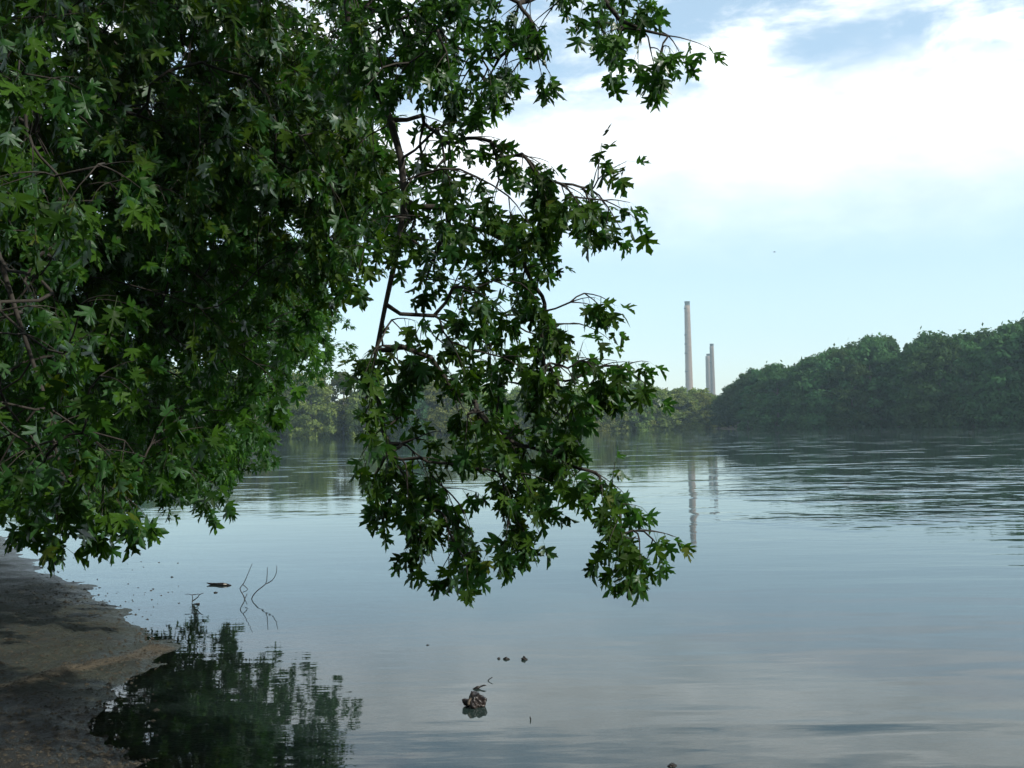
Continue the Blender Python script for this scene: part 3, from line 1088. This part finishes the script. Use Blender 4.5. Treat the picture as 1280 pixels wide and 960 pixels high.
def rough_blob(name, mat, rx, ry, rz, seed, noise=0.3, lobes=()):
    """an irregular closed lump built from a subdivided ball"""
    import bmesh
    r = np.random.default_rng(seed)
    bm = bmesh.new()
    bmesh.ops.create_icosphere(bm, subdivisions=5, radius=1)
    dirs = r.normal(size=(14, 3))
    amp = r.uniform(-1, 1, 14)
    for v in bm.verts:
        c = np.array(v.co)
        f = 1 + noise * sum(a * math.sin(3.1 * (c @ dd) + a * 9) for a, dd in zip(amp, dirs)) / 4
        f += noise * 0.5 * (hash_noise(np.array([c[0] * 4 + 9]), np.array([c[1] * 4 + c[2] * 5]), seed)[0] - 0.5)
        for fq, am in ((3.5, 0.30), (8, 0.22), (17, 0.10)):
            q = c * fq + 40
            f += noise * am * (hash_noise(np.array([q[0] + 0.7 * q[2]]), np.array([q[1] - 0.6 * q[2]]), seed + int(fq))[0] - 0.5) * 2
        for (d, a, w) in lobes:
            f += a * max(0, (c @ np.array(d)) - w) / (1 - w)
        v.co = Vector((c[0] * rx * f, c[1] * ry * f, c[2] * rz * f))
    me = bpy.data.meshes.new(name)
    bm.to_mesh(me)
    bm.free()
    me.materials.append(mat)
    for p in me.polygons:
        p.use_smooth = True
    return me


# the dark lump with the pale streak
b = G(593.5, 882)
k2 = (b - EYE).length / F
lump = put('stump', rough_blob('stump', M_LUMP, 12 * k2, 11 * k2, 11.5 * k2, 11, 0.5, [((-0.90, -0.1, 0.42), 0.6, 0.86)]), None, b)
tag(lump, 'dark ragged stump showing above the water in the foreground', 'stump')
pl = Tubes()
pl.add(smooth_path([(-4 * k2, -7 * k2, 11 * k2), (-6.5 * k2, -9.6 * k2, 7.5 * k2), (-7 * k2, -10.8 * k2, 3.5 * k2)], .01), np.full(len(smooth_path([(-4 * k2, -7 * k2, 11 * k2), (-6.5 * k2, -9.6 * k2, 7.5 * k2), (-7 * k2, -10.8 * k2, 3.5 * k2)], .01)), 1.7 * k2), 8)
put('pale_streak', pl.mesh('pale_streak', M_STREAK), lump)

# short stick just behind it and the small forked twig
def stick(name, label, pts, radii, base, mat=M_DEADWOOD, cat='driftwood', group=None):
    t = Tubes()
    p = smooth_path(pts, 0.008)
    t.add(p, np.interp(np.linspace(0, 1, len(p)), np.linspace(0, 1, len(radii)), radii), 8, wob=0.05)
    return tag(put(name, t.mesh(name, mat), None, G(*base)), label, cat, group)


k3 = 6.9 / F
stick('driftwood', 'short tapered piece of driftwood poking up right behind the stump', [(-9 * k3, 0, -.5 * k3), (-4 * k3, 0, .8 * k3), (2 * k3, 0.01, 2.5 * k3), (6 * k3, .01, 3.6 * k3), (9 * k3, .01, 3.2 * k3)], [.3 * k3, 1.6 * k3, 2.3 * k3, 1.0 * k3, 1.1 * k3, .3 * k3], (599, 861))
stick('driftwood_twig', 'thin bent twig leaning out of the water behind the stump', [(-.5 * k3, 0, -.03), (0, 0, 0), (2.5 * k3, 0, 2.5 * k3), (6 * k3, 0, 4.5 * k3)], [.7 * k3, .7 * k3, .5 * k3], (610, 851))
# the flat floating stick with a worn hole showing pale wood
k4 = 11.6 / F
fs = stick('floating_stick', 'flat dark stick afloat near the forked branch, worn pale at one end',
           [(-17 * k4, .06, 2.2 * k4), (-11 * k4, .04, 1.2 * k4), (2 * k4, 0, .9 * k4), (8 * k4, -.02, .7 * k4), (12 * k4, -.03, .5 * k4), (17 * k4, -.04, .2 * k4)], [.5 * k4, 1.3 * k4, 1.5 * k4, 1.9 * k4, 2.7 * k4, 2.0 * k4, .5 * k4], (273.5, 731.5))
put('worn_patch', rough_blob('worn_patch', M_BARE, 2.4 * k4, 1.2 * k4, .9 * k4, 3, 0.1), fs, (9 * k4, -.03 - 1.6 * k4, 1.6 * k4))

for px, py, w, h, lab in ((623.5, 823.5, 1.6, 1.6, 'tiniest dark stub on the calm water, leftmost of a row of three'),
                          (632.5, 824, 3.0, 2.4, 'middle dark stub of the row of three on the calm water'),
                          (655, 824.5, 3.3, 3.0, 'largest dark stub of the three, set apart from the other two'),
                          (534.5, 806.5, 1.6, 1.0, 'lone tiny speck of wood on the water left of the three stubs'),
                          (840, 957.5, 5.0, 3.0, 'dark stub at the bottom edge of the water, in front of the cloud reflection'),
                          (269, 741, 2.0, 1.2, 'small wet knot of wood just below the floating stick')):
    g = G(px, py)
    kk = (g - EYE).length / F
    o = put('wood_stub', rough_blob('wood_stub', M_DEADWOOD, w * kk, w * kk * .9, h * kk, int(px), 0.35, [((0.9, 0, -0.2), 0.5, 0.6)]), None, g)
    tag(o, lab, 'driftwood', 'bits of wood standing in the water')
g = G(663, 900)
kk = (g - EYE).length / F
stick('wood_splinter', 'upright little splinter in the water right of the stump', [(0, 0, -.03), (.3 * kk, 0, 0), (-.3 * kk, 0, 4 * kk)], [.9 * kk, .9 * kk, .6 * kk], (663, 900), cat='driftwood', group='bits of wood standing in the water')

# thin mats of scum and drift on the shallows, and litter on the mud
V, Q = [], []
for i in range(2600):
    if rng.random() < 0.85:
        px, py = rng.uniform(-60, 200), rng.uniform(735, 975)
    else:
        px, py = rng.uniform(40, 230), rng.uniform(690, 760)
    g = G(px, py)
    z = ground_z(g.x, g.y)
    if z < -0.004:
        if rng.random() < 0.88:
            continue
        z = -0.001          # a bit of drift afloat
    n = rng.integers(5, 8)
    s = rng.uniform(0.004, 0.015) * (1.8 if rng.random() < 0.06 else 1)
    a = np.sort(rng.uniform(0, 2 * np.pi, n))
    c = np.array([g.x, g.y, z + 0.004])
    b0 = len(V)
    hgt = s * rng.uniform(0.25, 0.7)
    for t in a:
        V.append(c + [math.cos(t) * s * 1.5, math.sin(t) * s, -0.006])
    V.append(c + [rng.normal() * s * .2, rng.normal() * s * .2, hgt])
    Q += [(b0 + k, b0 + (k + 1) % n, b0 + n) for k in range(n)]
tag(put('mud_litter', mesh_from('mud_litter', np.array(V), np.array(Q), M_CLOD)), 'small stones, clods and drift scattered over the wet mud', 'litter', None, 'stuff')

# a far bird
bp_ = P(968, 315, 140)
k5 = 140 / F
bird = tag(put('bird', rough_blob('bird', M_BIRD, 1.3 * k5, .45 * k5, .45 * k5, 2, .1, [((0.97, 0, .2), .5, .8), ((-0.97, 0, 0), .7, .8)]), None, bp_), 'tiny far bird in the pale sky above the smokestacks', 'bird')
wv = []
for s in (-1, 1):
    v = np.array([(-.5, .2 * s, .1), (.5, .2 * s, .1), (.3, 1.3 * s, .7), (-.1, 2.2 * s, .4), (-.5, 1.2 * s, .6)]) * k5
    v2 = np.vstack([v, v + [0, 0, .12 * k5]])
    f = [(0, 1, 2, 3, 4)[::s], tuple(i + 5 for i in (4, 3, 2, 1, 0))[::s]]
    q = [(i, (i + 1) % 5, (i + 1) % 5 + 5, i + 5) for i in range(5)]
    put('wing', mesh_from('bird_wing', v2, [np.array(f), np.array(q)], M_BIRD), bird)

# ------------------------------------------------------------------ air
HZ = 1560
hv, hq = boxes([(-HZ, -HZ, -4, HZ, HZ, 140)])
hm, nt, out = material('river haze')
pv = nt.n('ShaderNodeVolumePrincipled')
pv.inputs['Color'].default_value = (0.66, 0.90, 1.0, 1)
pv.inputs['Density'].default_value = 0.00036
pv.inputs['Anisotropy'].default_value = 0.2
nt.link(pv.outputs[0], out.inputs['Volume'])
tag(put('haze', mesh_from('haze', hv, hq, hm)), kind='stuff')

# ------------------------------------------------------------------ sky and sun
SUN_AZ, SUN_EL = R(120), R(36)      # clockwise from the view direction (+Y)
sdir = Vector((math.sin(SUN_AZ) * math.cos(SUN_EL), math.cos(SUN_AZ) * math.cos(SUN_EL), math.sin(SUN_EL)))
sl = bpy.data.lights.new('sun', 'SUN')
sl.energy = 2.6
sl.angle = R(0.6)
sl.color = (1.0, 0.95, 0.87)
so = bpy.data.objects.new('sun', sl)
so.rotation_euler = sdir.to_track_quat('Z', 'Y').to_euler()
so.location = (30, 0, 60)
COL.objects.link(so)

w = bpy.data.worlds.new('World')
S.world = w
w.use_nodes = True
nt = NT(w.node_tree)
out = nt.n('ShaderNodeOutputWorld')
sky = nt.n('ShaderNodeTexSky', sky_type='NISHITA')
sky.sun_disc = False
sky.sun_elevation = SUN_EL
sky.sun_rotation = SUN_AZ
sky.air_density = 1.0
sky.dust_density = 0.7
sky.ozone_density = 1.2
tc = nt.n('ShaderNodeTexCoord')
dvec = tc.outputs['Generated']
sep = nt.n('ShaderNodeSeparateXYZ')
nt.link(dvec, sep.inputs[0])
el = nt.math('ARCSINE', sep.outputs[2])                       # radians above the horizon
az = nt.math('ARCTAN2', sep.outputs[0], sep.outputs[1])      # clockwise from +Y
cmb = nt.n('ShaderNodeCombineXYZ')
nt.link(az, cmb.inputs[0])
nt.link(nt.math('MULTIPLY', el, 2.4), cmb.inputs[1])
av = cmb.outputs[0]
edge = nt.noise(av, 13.0, 7, 0.58, 0.3)
edge2 = nt.noise(nt.mapv(av, (1, 1, 1), loc=(3.4, 2.2, 0)), 7.5, 8, 0.58, 0.3)
e0 = nt.math('SUBTRACT', edge, 0.5)
# cloud bank: its top climbs slowly toward +X
topel = nt.math('MULTIPLY_ADD', az, 0.05, 0.298)
elw = nt.math('MULTIPLY_ADD', e0, 0.09, el)
bank = nt.math('SUBTRACT', 1.0, nt.smooth(nt.math('SUBTRACT', elw, topel), -0.030, 0.040))
botw = nt.math('MULTIPLY_ADD', e0, 0.05, el)
bank = nt.math('MULTIPLY', bank, nt.smooth(botw, 0.14, 0.30))
# broken cloud above
brk = nt.math('MULTIPLY', nt.smooth(edge2, 0.40, 0.66), nt.smooth(el, 0.27, 0.34))
cloud = nt.math('MAXIMUM', bank, brk)
lit = nt.math('MULTIPLY_ADD', edge2, 0.9, 0.36)
bg_sky = nt.n('ShaderNodeBackground')
nt.link(sky.outputs[0], bg_sky.inputs[0])
bg_sky.inputs[1].default_value = 0.078
bg_cl = nt.n('ShaderNodeBackground')
bg_cl.inputs[0].default_value = (0.98, 1.0, 1.0, 1)
nt.link(nt.math('MULTIPLY', lit, 1.0), bg_cl.inputs[1])
mx = nt.n('ShaderNodeMixShader')
nt.link(nt.math('MULTIPLY', cloud, 0.93), mx.inputs[0])
nt.link(bg_sky.outputs[0], mx.inputs[1])
nt.link(bg_cl.outputs[0], mx.inputs[2])
# a thin bright veil of moisture over the whole sky
veil = nt.n('ShaderNodeBackground')
veil.inputs[0].default_value = (0.66, 0.86, 0.91, 1)
veil.inputs[1].default_value = 0.21
ad = nt.n('ShaderNodeAddShader')
nt.link(bg_sky.outputs[0], ad.inputs[0])
nt.link(veil.outputs[0], ad.inputs[1])
nt.link(ad.outputs[0], mx.inputs[1])
nt.link(mx.outputs[0], out.inputs[0])

S.view_settings.view_transform = 'Standard'
S.view_settings.look = 'None'
S.view_settings.exposure = 0.95
S.view_settings.gamma = 1.0
S.cycles.max_bounces = 8
S.cycles.transparent_max_bounces = 12
S.cycles.volume_bounces = 0
S.cycles.sample_clamp_indirect = 4.0
